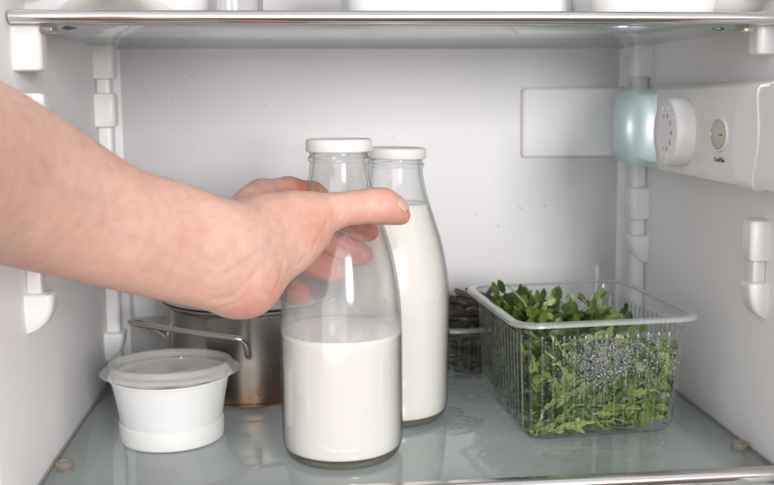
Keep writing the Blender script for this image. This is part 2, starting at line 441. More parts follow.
# ================================================================== control panel on the right wall
XP = .289; PT = thing('thermostat_panel', (XR, .70, .19), 'pale control panel with round knob and lamp cover on the right wall', 'control panel')
def pl(v): return (v[0] - XR, v[1] - .70, v[2] - .19)
def P_(name, bm, mat, par=PT, **k):
    if par is PT: xform(bm, Matrix.Translation((-XR, -.70, -.19)))
    return obj(name, bm, mat, par, **k)
# body: cross-section bulged in X, extruded along Y
def panel_body(y0, y1, z0, z1, xf, bev=.006, bulge=.003, taper=None, n=26, m=16):
    bm = bmesh.new(); rings = []
    for i in range(n + 1):
        y = y0 + (y1 - y0) * i / n
        ring = []
        k = taper(i / n) if taper else 1
        for j in range(m + 1):
            s = j / m * 2 - 1
            prof = (1 - abs(s) ** 16) ** .5
            ring.append(bm.verts.new((XR - .0005 - (XR - xf) * (.25 + .75 * prof) * k - bulge * (1 - s * s) * k, y, (z0 + z1) / 2 + (z1 - z0) / 2 * s * (.985 + .015 * k))))
        ring = [bm.verts.new((XR - .0003, y, z0))] + ring + [bm.verts.new((XR - .0003, y, z1))]
        rings.append(ring)
    for a, b in zip(rings, rings[1:]):
        for i in range(len(a)): j = (i + 1) % len(a); bm.faces.new((a[i], a[j], b[j], b[i]))
    bm.faces.new(rings[0][::-1]); bm.faces.new(rings[-1]); return bm
PZ0, PZ1 = .1880, .2618
P_('housing', panel_body(.578, .7895, PZ0, PZ1, XP, bulge=.0012), M['panel'])
lt = lambda t: math.sqrt(max(.03, 1 - (max(0, t - .60) / .42) ** 2.6))
P_('lamp_cover', panel_body(.790, .924, PZ0 + .0004, PZ1 - .0004, XP - .0008, bulge=.005, taper=lt), M['lens'])
P_('reflector', panel_body(.7905, .908, PZ0 + .0045, PZ1 - .0045, XP + .0085, bulge=-.004, taper=lambda t: math.sqrt(max(.03, 1 - (max(0, t - .55) / .46) ** 2.2))), M['reflector'])
bl = bpy.data.lights.new('lamp_bulb', 'POINT'); bl.energy = .016; bl.shadow_soft_size = .0035; bl.color = (1, 1, 1)
bo = bpy.data.objects.new('lamp_bulb', bl); COL.objects.link(bo); bo.location = (XP + .0005, .842, .2248)
# curved white band
bm = bmesh.new(); n = 24; rings = []
for i in range(n + 1):
    s = i / n * 2 - 1; z = (PZ0 + PZ1) / 2 + (PZ1 - PZ0) / 2 * s * 1.002
    prof = (1 - min(1, abs(s)) ** 16) ** .5
    x = XR - .0005 - (XR - XP) * (.25 + .75 * prof) - .0012 * (1 - s * s) - .0011
    ya = .640 + .004 * math.cos(s * 2.6) - .002 * s; yb_ = .6075 - .004 * math.cos(s * 3) - .002 * s
    rings.append([bm.verts.new((x + .005, ya + .0004, z)), bm.verts.new((x, ya - .0014, z)), bm.verts.new((x - .0004, (ya + yb_) / 2, z)), bm.verts.new((x, yb_ + .0014, z)), bm.verts.new((x + .005, yb_ - .0004, z))])
for a, b in zip(rings, rings[1:]):
    for i in range(4): bm.faces.new((a[i], a[i + 1], b[i + 1], b[i]))
P_('decor_band', bm, M['white'])
# knob: axis along -X
KY, KZ, KR = .7335, .2248, .0257
kn = lathe([(0, 0), (KR + .0006, 0), (KR + .0004, .003), (KR, .0115), (KR - .0008, .0132), (KR - .0022, .014), (KR * .5, .0136), (0, .0134)], 72)
KM = Matrix.Translation((XP - .0015, KY, KZ)) @ Matrix.Rotation(R(-90), 4, 'Y')
knob = obj('knob', kn, M['white'], PT); knob.matrix_local = Matrix.Translation((-XR, -.70, -.19)) @ KM
def flat_text(s, size, name):
    cu = bpy.data.curves.new(name, 'FONT'); cu.body = s; cu.size = size; cu.extrude = size * .03; cu.align_x = 'CENTER'; cu.align_y = 'CENTER'
    o = bpy.data.objects.new(name, cu); COL.objects.link(o); dg = bpy.context.evaluated_depsgraph_get(); dg.update()
    me = bpy.data.meshes.new_from_object(o.evaluated_get(dg)); bpy.data.objects.remove(o); bpy.data.curves.remove(cu); me.name = name
    return me
for i, a in enumerate((-105, -70, -35, 0, 35, 70, 105)):
    ang = R(a)
    # knob local: x=up(+Z world), y=along wall. place marks around the rim facing the viewer side
    cx, cyy = math.sin(ang), -math.cos(ang)
    b = xform(lathe(smooth_profile([(0, -.0026), (.0010, -.0014), (.0011, 0), (.0010, .0014), (0, .0026)], 3), 12), Matrix.Translation((cx * .0185, cyy * .0185, .0138)) @ Matrix.Rotation(math.atan2(cyy, cx), 4, 'Z') @ Matrix.Rotation(R(90), 4, 'Y'))
    obj('mark', b, M['white'], knob)
    me = flat_text(str(i + 1), .0050, 'number')
    me.transform(Matrix.Translation((cx * .0128, cyy * .0128, .01365)) @ Matrix.Rotation(R(90), 4, 'Z'))
    link('number', me, M['ink'], knob, False)
# push dial
DY, DZ = .6645, .2254
dial = obj('dial', lathe([(0, 0), (.0122, 0), (.0124, .0012), (.0116, .0022), (.0106, .0022), (.0100, .0010), (0, .0012)], 48), M['panel'], PT)
dial.matrix_local = Matrix.Translation((-XR, -.70, -.19)) @ Matrix.Translation((XP - .0012, DY, DZ)) @ Matrix.Rotation(R(-90), 4, 'Y') @ Matrix.Scale(1.2, 4, (0, 1, 0))
obj('dial_face', lathe([(0, .0011), (.0092, .0011), (.0096, .0022), (.0088, .0028), (0, .0030)], 40), M['dial'], dial)
obj('mark', box(-.0004, .0004, -.0080, -.0040, .0028, .0035), M['ink'], dial, smooth=False)
obj('mark', box(-.0016, .0016, .0075, .0092, .0025, .0038, .0004), M['white'], dial)
me = flat_text('CoolPlus', .0046, 'lettering'); me.transform(Matrix.Translation((XP - .0022 - XR, DY - .70 - .001, DZ - .0175 - .19)) @ Matrix.Rotation(R(-90), 4, 'Z') @ Matrix.Rotation(R(90), 4, 'X'))
link('lettering', me, M['ink'], PT, False)
P_('indicator', box(XP - .0022, XP - .001, .6975, .699, .2250, .2264, .0003), M['white'])

# ================================================================== milk bottles
BX, BY = .0262, .6930
def bx_at(px, py, Y):
    q = CM @ np.array([(px - PX) / F_PX, (py - PY) / F_PX, 1.0]); return q * (Y / q[1]) + np.array([0, 0, CAM_H])
outer = [(.0380, .0004), (.0400, .0022), (.0418, .0065), (.0428, .013), (.0430, .030), (.0430, .085), (.0426, .100), (.0414, .116), (.0392, .131), (.0352, .149), (.0300, .166), (.0254, .181), (.0224, .193), (.0208, .202), (.0204, .2075)]
OUT = smooth_profile(outer, 7)
def radius_at(z):
    zs = [p[1] for p in OUT]; rs = [p[0] for p in OUT]; return float(np.interp(z, zs, rs))
def bottle(loc, milk_z, label, gm, mm, zs=1.0, tilt=0):
    o = thing('milk_bottle', loc, label, 'bottle', 'milk bottles')
    neck = [(.0216, .2085), (.0218, .2105), (.0205, .2118), (.0203, .2135), (.0213, .2145), (.0213, .2158), (.0200, .217), (.0200, .2215)]
    inn = []
    for r, z in reversed(OUT):
        if z < milk_z - .001: inn.append((r - .0006, z))
        else: inn.append((r - .0019, z))
    inn = [(r, z) for r, z in inn if z > .007]
    prof = OUT + neck + [(.0180, .2215), (.0182, .208)] + inn + [(.036, .0066), (0, .0066)]
    b = obj('glass', xform(lathe([(0, .0015), (.030, .0015), (.0345, .0003)] + prof, 112), Matrix.Scale(zs, 4, (0, 0, 1))), gm, o)
    for k in range(3):
        th = [(.0205 * math.cos(a), .0205 * math.sin(a), (.2130 - .0035 * (a - k * 2.1) / 2.4) * zs) for a in [k * 2.1 + 2.4 * i / 24 for i in range(25)]]
        obj('neck_thread', tube(th, [.0002] + [.0006] * 23 + [.0002], 8), gm, o)
    ml = [(r - .0010, z) for r, z in OUT if .0078 < z < milk_z - .0006]
    ml = [(0, .0056), (ml[0][0] - .006, .0058), (ml[0][0] - .0012, .0068)] + ml
    rt = radius_at(milk_z) - .0021
    ml += [(rt + .0008, milk_z + .0003), (rt - .002, milk_z - .0003), (0, milk_z - .0004)]
    obj('milk', xform(lathe(ml, 96), Matrix.Scale(zs, 4, (0, 0, 1))), mm, o)
    obj('thick_base', xform(lathe([(0, .0022), (.034, .0022), (.0376, .0012), (.0396, .0026), (.0406, .0046), (.0396, .0054), (0, .0054)], 96), Matrix.Scale(zs, 4, (0, 0, 1))), M['base_glass'], o)
    lid = [(0, .2225), (.0195, .2225), (.0208, .2235), (.0222, .2234), (.0229, .2222), (.0231, .2205), (.0231, .2158), (.0228, .2150), (.0222, .2148), (.0218, .2154), (.0218, .2216), (.0215, .2219), (0, .2219)]
    ld = obj('cap', xform(lathe(lid, 96), Matrix.Scale(zs, 4, (0, 0, 1))), M['lid'], o, sharp=70)
    o.rotation_euler = (0, tilt, 0)
    return o
b1 = bottle((BX, BY, .0005), 0.0892, 'half full glass milk bottle gripped by the hand, white cap', M['bottle'], M['milk'])
B2Y = .7735; c2 = bx_at(392.5, 425, B2Y)
b2 = bottle((float(c2[0]), B2Y, .0012), .1780, 'full glass milk bottle with white cap standing behind the one held by the hand', M['bottle2'], M['milk_full'], .950, R(1.2)); b2.scale = (1.03, 1.03, 1)
# bead of milk and embossed mark inside the front bottle
bm = bmesh.new()
rnd = random.Random(3)
for i in range(26):
    z = .098 + rnd.random() ** 2 * .06; a = rnd.uniform(math.pi, 2 * math.pi); r = radius_at(z) + .0001
    s = rnd.uniform(.0003, .0009)
    q = bmesh.new(); bmesh.ops.create_icosphere(q, subdivisions=1, radius=s)
    xform(q, Matrix.Translation((r * math.cos(a), r * math.sin(a), z)) @ Matrix.Scale(.4, 4, (math.cos(a), math.sin(a), 0)))
    me = bpy.data.meshes.new('t'); q.to_mesh(me); q.free(); bm.from_mesh(me); bpy.data.meshes.remove(me)
obj('water_droplets', bm, M['drop'], b1)['kind'] = 'stuff'

# ================================================================== cream cup
CX, CY = -.0998, .7415
cup = thing('cream_tub', (CX, CY, 0), 'white plastic tub of cream with clear lid beside the steel pot', 'tub')
cp = smooth_profile([(.0365, .0006), (.0378, .0016), (.0384, .0075), (.0383, .0140)], 4) + [(.0372, .0150), (.0374, .0165)] + smooth_profile([(.0378, .018), (.0400, .032), (.0430, .0465), (.0440, .0475)], 5) + [(.0450, .0480), (.0450, .0490), (.0420, .0490), (.0400, .0400), (.0365, .016), (.034, .003), (0, .003)]
obj('cup', lathe([(0, .0016), (.033, .0016), (.0345, .0006)] + cp, 112), M['cup'], cup)
bm = lathe(smooth_profile([(0, .0488), (.012, .0485), (.028, .0489), (.038, .0486), (.0416, .0489)], 6), 96)
for v in bm.verts: v.co.z += .0006 * math.sin(v.co.x * 160 + 1) * math.cos(v.co.y * 130)
obj('cream', bm, M['cream'], cup)
ldp = [(0, .0520), (.0385, .0518), (.0402, .0524), (.0410, .0544), (.0424, .0576), (.0444, .0580), (.0452, .0574), (.0460, .0550), (.0474, .0537), (.0490, .0533), (.0503, .0525), (.0510, .0512), (.0515, .0507),
       (.0510, .0503), (.0504, .0508), (.0496, .0520), (.0484, .0527), (.0470, .0531), (.0455, .0536), (.0446, .0566), (.0438, .0571), (.0428, .0569), (.0416, .0536), (.0406, .0512), (.0385, .0508), (0, .0510)]
cl_ = obj('lid', lathe(ldp, 112), M['pet_lid'], cup, sharp=80); cl_.rotation_euler = (R(-2.6), 0, 0)
obj('moulding_nub', xform(lathe([(0, .0), (.001, 0), (.0007, .0012), (0, .0015)], 12), Matrix.Translation((.004, .0345, .0508))), M['cream'], cup)
bm = tube(bez([(-.012, -.020, .0528), (.004, -.016, .0528), (.018, -.004, .0528), (.02, .008, .0528)], 8), .0004, 6); obj('lid_crease', bm, M['pet_lid'], cup)

# ================================================================== saucepan
PCX, PCY, PR = -.046, .8625, .0715
pot = thing('saucepan', (PCX, PCY, 0), 'stained stainless steel saucepan with wire handle behind the tub and hand', 'saucepan')
pp = [(0, .0005), (PR - .004, .0005), (PR - .0014, .0016), (PR - .0009, .0030), (PR - .0009, .0062), (PR - .0018, .0068), (PR - .0018, .0074), (PR, .0082), (PR, .040), (PR, .0775), (PR + .0006, .0785), (PR + .0030, .0800), (PR + .0034, .0812), (PR + .0026, .0822), (PR - .0002, .0820), (PR - .0012, .0800), (PR - .0012, .010), (PR - .005, .0075), (0, .0075)]
obj('pan', lathe(pp, 128), M['pot'], pot, sharp=35)
obj('lid', lathe([(PR - .002, .0832), (PR + .003, .0834), (PR + .0036, .0842), (PR + .001, .0852), (PR * .7, .0900), (PR * .3, .0930), (0, .0935), (0, .0925), (PR * .7, .0888), (PR - .002, .0840)], 96, True), M['pot'], pot)
hp = [(-.0440, .7910, .0460), (-.0445, .7800, .0500), (-.0450, .7720, .0580), (-.0470, .7680, .0650), (-.0540, .7680, .0675), (-.0780, .7830, .0680), (-.108, .8035, .0680), (-.134, .8230, .0680), (-.1420, .8310, .0680), (-.1440, .8390, .0672), (-.1390, .8460, .0650), (-.1260, .8530, .056), (-.1160, .8560, .048)]
obj('handle', tube([(x - PCX, y - PCY, z) for x, y, z in bez(hp, 6)], .0024, 14), M['wire'], pot)

# ================================================================== plastic trays
def rrect(hw, hd, r, n=10):
    pts = []
    for cx, cy_, a0 in ((hw - r, -hd + r, -90), (hw - r, hd - r, 0), (-hw + r, hd - r, 90), (-hw + r, -hd + r, 180)):
        for k in range(n + 1):
            a = R(a0 + 90 * k / n); pts.append((cx + r * math.cos(a), cy_ + r * math.sin(a)))
    return pts
def resample(pts, N):
    P = [Vector(p) for p in pts]; L = [0]
    for a, b in zip(P, P[1:] + P[:1]): L.append(L[-1] + (b - a).length)
    out = []
    for i in range(N):
        s = L[-1] * i / N
        for j in range(len(P)):
            if L[j + 1] >= s: break
        t = (s - L[j]) / max(1e-9, L[j + 1] - L[j]); out.append(P[j].lerp(P[(j + 1) % len(P)], t))
    return out
def tray_rings(layers, N=480, rib_n=0, rib_a=0):
    """layers: (hw, hd, r, z, rib)"""
    R_ = []
    for hw, hd, r, z, rib in layers:
        pts = resample(rrect(hw, hd, r), N); ring = []
        for i, p in enumerate(pts):
            a = pts[i - 1]; b = pts[(i + 1) % N]; t = (b - a).normalized(); nrm = Vector((t.y, -t.x))
            s = math.cos(2 * math.pi * rib_n * i / N); s = math.copysign(abs(s) ** .45, s) if rib_n else 0
            q = p + nrm * rib_a * rib * s; ring.append((q.x, q.y, z))
        R_.append(ring)
    return R_
def tray_mesh(rings, bottom=True):
    bm = bmesh.new(); V = [[bm.verts.new(p) for p in r] for r in rings]
    for a, b in zip(V, V[1:]):
        for i in range(len(a)): j = (i + 1) % len(a); bm.faces.new((a[i], a[j], b[j], b[i]))
    if bottom: bm.faces.new(V[0])
    return bm
def tray(name, loc, rot, hw, hd, h, label, ribs, taper=.006):
    o = thing(name, loc, label, 'food box'); o.rotation_euler = (0, 0, rot)
    b = taper
    lay = [(hw - b - .010, hd - b - .010, .010, .0004, 0), (hw - b - .004, hd - b - .004, .013, .0012, 0), (hw - b - .0008, hd - b - .0008, .015, .006, .4), (hw - b, hd - b, .015, .012, 1)]
    for k in range(1, 7): t = k / 6; lay.append((hw - b + (b - .003) * t, hd - b + (b - .003) * t, .015, .012 + (h - .024) * t, 1))
    lay += [(hw - .0022, hd - .0022, .015, h - .0115, 0), (hw - .0008, hd - .0008, .015, h - .010, 0), (hw - .0004, hd - .0004, .015, h - .003, 0), (hw, hd, .0155, h - .0006, 0)]
    rr = tray_rings(lay, 744, ribs, .0011)
    t_ = obj('tray', tray_mesh(rr), M['pet'], o, sharp=60)
    at = t_.data.attributes.new('rib', 'FLOAT', 'POINT')
    at.data.foreach_set('value', [(max(0, math.cos(2 * math.pi * ribs * i / 744)) ** 6 * (.20 if abs(rr[k][i][1]) > hd - taper - .004 and rr[k][i][1] < 0 else 1) if lay[k][4] > .5 else .0) for k in range(len(lay)) for i in range(744)])
    so = t_.modifiers.new('wall', 'SOLIDIFY'); so.thickness = .0004
    rim = tray_rings([(hw, hd, .0155, h - .0006, 0), (hw + .0008, hd + .0008, .016, h, 0), (hw + .0055, hd + .0055, .019, h, 0), (hw + .0065, hd + .0065, .020, h - .0010, 0), (hw + .0066, hd + .0066, .020, h - .0032, 0), (hw + .0058, hd + .0058, .020, h - .0030, 0), (hw + .0052, hd + .0052, .019, h - .0009, 0), (hw + .0008, hd + .0008, .0155, h - .0016, 0)], 240)
    obj('rim', tray_mesh(rim + [rim[0]], False), M['rim'], o, sharp=70)
    return o
TX, TY, TH, TROT = .2145, .7640, .0915, R(4.6)
HW, HD = .0660, .0730
tr = tray('salad_box', (TX, TY, 0), TROT, HW, HD, TH, 'clear ribbed plastic box full of arugula, misted with droplets inside', 62)
hb = tray('herb_box', (.158, .888, 0), R(-2), .040, .036, .050, 'small clear plastic box of wilted brown stalks in the back corner', 30, .004)

# ---- leaves
def leaf_into(V, Fc, base, d, up, L, W, curl, rng, stem=.30, lobes=3):
    d = d.normalized(); s = d.cross(up)
    if s.length < .1: s = d.orthogonal()
    s.normalize(); n = s.cross(d).normalized()
    steps = 20; prev = None; k0 = len(V)
    ph = rng.uniform(0, 6); tw = rng.uniform(-1.0, 1.0)
    for i in range(steps + 1):
        t = i / steps
        if t < stem: w = .0008 + .0002 * t
        else:
            u = (t - stem) / (1 - stem)
            if u < .62: w = W * (.14 + .80 * abs(math.sin(u / .62 * math.pi * (lobes - .5))) ** 1.7 * (.55 + .7 * u))
            else: w = W * max(0, math.sin(math.pi * (.28 + .72 * (u - .62) / .38))) ** .8 * .9
            w = max(w, .0005)
            if i == steps: w = .0003
        c = base + d * (L * t * (1 - .12 * curl * curl * t)) + n * (curl * L * .45 * t * t * math.cos(t))
        ss = (s * math.cos(tw * t) + n * math.sin(tw * t))
        wob = n * (W * .25 * math.sin(ph + t * 11))
        V += [c - ss * w + wob * .6 + n * w * .25, c, c + ss * w - wob * .6 + n * w * .25]
        if prev is not None:
            a, b = prev, len(V) - 3
            Fc += [(a, a + 1, b + 1, b), (a + 1, a + 2, b + 2, b + 1)]
        prev = len(V) - 3
rng = random.Random(11)
V = []; Fc = []
def clampv(p, top=.2):
    return p
Mrot = Matrix.Translation((TX, TY, 0)) @ Matrix.Rotation(TROT, 4, 'Z')
def inside(v, m=.004):
    t = min(1, max(0, v.z / TH)); hw = HW - .0075 + .006 * t - m; hd = HD - .0075 + .006 * t - m
    return abs(v.x) < hw and abs(v.y) < hd
count = 0
for i in range(5200):
    zt = rng.random() ** .95
    z = .006 + zt * .072
    # the heap is higher at the back left
    x = rng.uniform(-HW + .008, HW - .008); y = rng.uniform(-HD + .008, HD - .008)
    if rng.random() < .5: y = -HD + .010 + abs(rng.gauss(0, .010))      # more leaves near the visible faces
    elif rng.random() < .35: x = -HW + .010 + abs(rng.gauss(0, .008))
    hmax = .066 + .018 * (-x / HW * .7 + .25 + .2 * y / HD)
    if z > hmax: continue
    d = Vector((rng.gauss(0, 1), rng.gauss(0, .7), rng.gauss(.1, .65))); up = Vector((rng.gauss(0, .5), rng.gauss(-.6, .5), 1))
    L = rng.uniform(.026, .054); v0 = len(V); f0 = len(Fc)
    leaf_into(V, Fc, Vector((x, y, z)), d, up, L, rng.uniform(.0028, .0056), rng.uniform(-1.1, 1.1), rng)
    pts = V[v0:]
    ok = all(inside(p) and p.z > .0025 and p.z < hmax + .012 for p in pts)
    if not ok:
        # squash towards the box: fold leaf tips back from the wall
        lim = 0
        for q in range(v0, len(V)):
            p = V[q]; t = min(1, max(0, p.z / TH)); hw = HW - .0092 + .006 * t - .0015; hd = HD - .0088 + .006 * t - .0015
            if abs(p.x) > hw + .014 or abs(p.y) > hd + .014 or p.z < -.010 or p.z > hmax + .016: lim = 1; break
            jit = .0012 * math.sin(q * 1.7)
            V[q] = Vector((max(-hw, min(hw, p.x)) - math.copysign(abs(jit), p.x), max(-hd, min(hd, p.y)) - math.copysign(abs(jit), p.y), max(.003 + abs(jit), p.z)))
        for q in range(v0, len(V)):
            p = V[q]; t = min(1, max(0, p.z / TH)); rc = .013; cx = HW - .0095 + .006 * t - rc; cy3 = HD - .0095 + .006 * t - rc
            ex, ey = abs(p.x) - cx, abs(p.y) - cy3
            if ex > 0 and ey > 0 and math.hypot(ex, ey) > rc:
                k_ = rc / math.hypot(ex, ey); V[q] = Vector((math.copysign(cx + ex * k_, p.x), math.copysign(cy3 + ey * k_, p.y), p.z))
        if lim: del V[v0:]; del Fc[f0:]; continue
    count += 1
    if count > 1050: break
# sprigs that rise above the rim
for (x, y, dx, dy, dz, L) in ((-.046, .002, -.15, .1, .75, .040), (-.042, .01, -.1, .2, .8, .034), (-.044, -.004, .15, -.1, .7, .034), (-.03, .012, -.1, .2, .9, .030), (-.02, .02, .3, 0, .7, .028), (-.012, .01, .1, .2, .8, .030), (-.036, .03, -.1, .2, .7, .032), (.0, .024, .4, .2, .6, .028), (.012, .03, -.4, 0, .6, .028), (-.044, .02, -.1, .0, .8, .034), (-.03, -.02, .4, .1, .55, .034), (-.015, -.012, -.3, .1, .6, .03), (.02, .02, .3, .1, .5, .03), (.03, .035, -.1, .1, .5, .03), (-.036, .0, .5, .2, .75, .030), (-.025, .03, -.2, .3, .8, .03)):
    for k in range(7):
        leaf_into(V, Fc, Vector((x + rng.uniform(-.010, .009), y + rng.uniform(-.012, .012), rng.uniform(.060, .072))), Vector((dx + rng.gauss(0, .55), dy + rng.gauss(0, .4), dz * rng.uniform(.2, .8))), Vector((rng.gauss(0, .6), -1, .4)), L * rng.uniform(.8, 1.3), rng.uniform(.0024, .0044), rng.uniform(-1.0, 1.0), rng)
        for q in range(len(V) - 63, len(V)):
            p = V[q]; zz = .0
            V[q] = Vector((max(-HW + .010 + .0015 * math.sin(q), min(HW - .010, p.x)), max(-HD + .012, min(HD - .010, p.y)), min(p.z, .103 + .002 * math.sin(q * 2.1))))
me = bpy.data.meshes.new('arugula_leaves'); me.from_pydata([Mrot @ v for v in V], [], Fc)
lv = link('arugula_leaves', me, M['leaf']); tag(lv, 'fresh green arugula leaves heaped in the clear ribbed box', 'arugula', kind='stuff')
# stalks among the leaves (one upright stub at the back right)
bm = bmesh.new()
for i in range(46):
    x = rng.uniform(-.05, .05); y = rng.choice([-HD + .013, -HD + .017, rng.uniform(-.06, .05)]); z = rng.uniform(.008, .055)
    a = rng.uniform(-1.2, 1.2); L = rng.uniform(.02, .045); p = Vector((x, y, z)); d = Vector((math.cos(a), rng.uniform(-.1, .1), math.sin(a))) * L
    q = p + d
    if abs(q.x) > .05 or q.z > .07 or q.z < .005: continue
    tube([Mrot @ p, Mrot @ (p + d * .5 + Vector((0, 0, rng.uniform(-.003, .003)))), Mrot @ q], [rng.uniform(.0006, .0011)] * 3, 6, bm)
tube([Mrot @ Vector((.030, .030, .055)), Mrot @ Vector((.031, .030, .078)), Mrot @ Vector((.0325, .030, .096))], [.0016, .0017, .0015], 8, bm)
tube([Mrot @ Vector(p) for p in ((-.030, .0, .070), (-.040, .008, .090), (-.052, .014, .1035))], [.0011, .001, .0009], 6, bm)
sk = obj('arugula_stalks', bm, M['stem']); tag(sk, 'pale green arugula stalks mixed among the leaves in the box', 'arugula', kind='stuff')
# condensation on the inside of the front wall
bm = bmesh.new()
def add_drop(bm, c, s, flat, seg=1):
    q = bmesh.new(); bmesh.ops.create_icosphere(q, subdivisions=seg, radius=s)
    xform(q, Matrix.Translation(c) @ Matrix.Diagonal((1, flat, 1, 1))); me = bpy.data.meshes.new('t'); q.to_mesh(me); q.free(); bm.from_mesh(me); bpy.data.meshes.remove(me)
dv = []; df = []
ico = bmesh.new(); bmesh.ops.create_icosphere(ico, subdivisions=1, radius=1); iv = [v.co.copy() for v in ico.verts]; if_ = [tuple(v.index for v in f.verts) for f in ico.faces]; ico.free()
def drop(c, s, fx=1, fy=.55, fz=1):
    k = len(dv); dv.extend([Vector((c[0] + v.x * s * fx, c[1] + v.y * s * fy, c[2] + v.z * s * fz)) for v in iv]); df.extend([tuple(i + k for i in f) for f in if_])
for i in range(6200):
    x = rng.gauss(-.006, .016) if rng.random() < .68 else rng.gauss(.030, .018); z = rng.gauss(.061, .012)
    if i % 4 == 0: x = rng.uniform(-.05, .056); z = rng.uniform(.03, .08)
    if not (-.052 < x < .057 and .022 < z < .080): continue
    if z < .035 + .012 * math.sin(x * 90): continue
    t = z / TH; y = -(HD - .0065 + .0042 * t) + .0006
    drop((x, y, z), (rng.uniform(.00012, .00030) if rng.random() < .90 else rng.uniform(.0004, .0008)) * (1.25 if abs(x) < .02 else 1), 1, .55, rng.uniform(1, 1.3))
for i in range(26):
    x = rng.uniform(-.03, .055); z = rng.uniform(.03, .07); t = z / TH
    for k in range(5): drop((x + .0002 * math.sin(k * 2), -(HD - .0065 + .0042 * t) + .0006, z - k * .0011), .0005 - .00006 * k, .8, .5, 1.6)
for i in range(500):
    y = rng.uniform(-.06, .06); z = rng.uniform(.03, .08); t = z / TH; drop((HW - .0065 + .0042 * t - .0006, y, z), rng.uniform(.0002, .0005), .55, 1, 1)
me = bpy.data.meshes.new('droplets'); me.from_pydata(dv, [], df); dd = link('droplets', me, M['drop'], tr); dd['kind'] = 'stuff'
dv.clear(); df.clear()
# herbs
V = []; Fc = []; bm = bmesh.new()
for i in range(190):
    x = rng.uniform(-.034, .034); y = rng.uniform(-.030, .028); z = .004 + rng.random() * .062
    a = rng.gauss(0, .45) + (math.pi if rng.random() < .5 else 0); L = rng.uniform(.02, .045)
    p = Vector((x, y, z)); d = Vector((math.cos(a), rng.gauss(0, .4), rng.gauss(.05, .22))).normalized() * L
    q = p + d; lim = .0335 if q.z < .052 else .040
    q.x = max(-lim, min(lim, q.x)); q.y = max(-.030, min(.030, q.y)); q.z = min(.078, max(.003, q.z))
    mm = (p + q) / 2 + Vector((0, 0, rng.uniform(-.003, .004))); r = rng.uniform(.0009, .0024)
    Mh = Matrix.Translation((.158, .888, 0)) @ Matrix.Rotation(R(-2), 4, 'Z')
    tube([Mh @ v for v in (p, mm, q)], [r, r * .95, r * .7], 7, bm)
tube([Vector(v) for v in ((.150, .878, .055), (.161, .872, .070), (.1705, .868, .086))], [.0022, .0020, .0024], 8, bm)
tube([Vector(v) for v in ((.135, .875, .080), (.146, .872, .076), (.160, .868, .068))], [.0020, .0022, .0022], 8, bm)
tag(obj('wilted_stalks', bm, M['herb']), 'brown wilted herb stalks piled in the small box behind the full bottle', 'herbs', kind='stuff')

# ================================================================== water: puddle around the full bottle, mist on the wall
n = NT('spilled_water'); t = n.t; t.nodes.remove(n.b)
lwn = n.n('ShaderNodeLayerWeight'); lwn.inputs[0].default_value = .5
sch = n.math('ADD', n.math('MULTIPLY', n.math('POWER', lwn.outputs['Facing'], 5.0), .95), .04)
trn = n.n('ShaderNodeBsdfTransparent'); trn.inputs[0].default_value = (.93, .95, .95, 1); gls = n.n('ShaderNodeBsdfGlossy'); gls.inputs['Roughness'].default_value = .03
n.l(n.bump(n.noise(110, 4), .9, .003), gls.inputs['Normal'])
mxs = n.n('ShaderNodeMixShader'); n.l(sch, mxs.inputs[0]); n.l(trn.outputs[0], mxs.inputs[1]); n.l(gls.outputs[0], mxs.inputs[2]); n.l(mxs.outputs[0], n.out.inputs[0])
M['water'] = n.m
def puddle(cx, cy_, rx, ry, seed, name='water_puddle'):
    r_ = random.Random(seed); ph = [r_.uniform(0, 6) for _ in range(6)]; prof = []
    bm = bmesh.new(); N = 72; c = bm.verts.new((cx, cy_, .0009)); rg = []
    for f, z in ((.55, .0009), (.9, .0008), (.98, .0005), (1, .0002)):
        ring = []
        for i in range(N):
            a = 2 * math.pi * i / N; m = 1 + .16 * math.sin(2 * a + ph[0]) + .11 * math.sin(3 * a + ph[1]) + .06 * math.sin(7 * a + ph[2]) + .04 * math.sin(13 * a + ph[3])
            ring.append(bm.verts.new((cx + rx * m * f * math.cos(a), cy_ + ry * m * f * math.sin(a), z)))
        rg.append(ring)
    for i in range(N): bm.faces.new((c, rg[0][i], rg[0][(i + 1) % N]))
    for a, b in zip(rg, rg[1:]):
        for i in range(N): bm.faces.new((a[i], a[(i + 1) % N], b[(i + 1) % N], b[i]))
    return obj(name, bm, M['water'])
tag(puddle(float(c2[0]) + .018, B2Y - .010, .052, .034, 5), 'thin water puddle on the glass shelf around the full milk bottle', 'water', kind='stuff')
bm = bmesh.new()
for i in range(60):
    x = rng.uniform(-.15, .30); z = rng.uniform(.03, .29)
    if .19 < x < .31 and .19 < z < .262: continue
    drop((x, YB - .0001, z), rng.uniform(.0003, .0009) * (1.4 if x > .16 else 1), 1, .5, 1)
me = bpy.data.meshes.new('wall_droplets'); me.from_pydata(dv, [], df); wd = link('wall_droplets', me, clear('wall_drop', (.95, .96, .96), (.62, .64, .64), .08, .05, 1.5, haze=.2)); tag(wd, 'tiny condensation drops scattered on the white back wall', 'water drops', kind='stuff')
dv.clear(); df.clear()

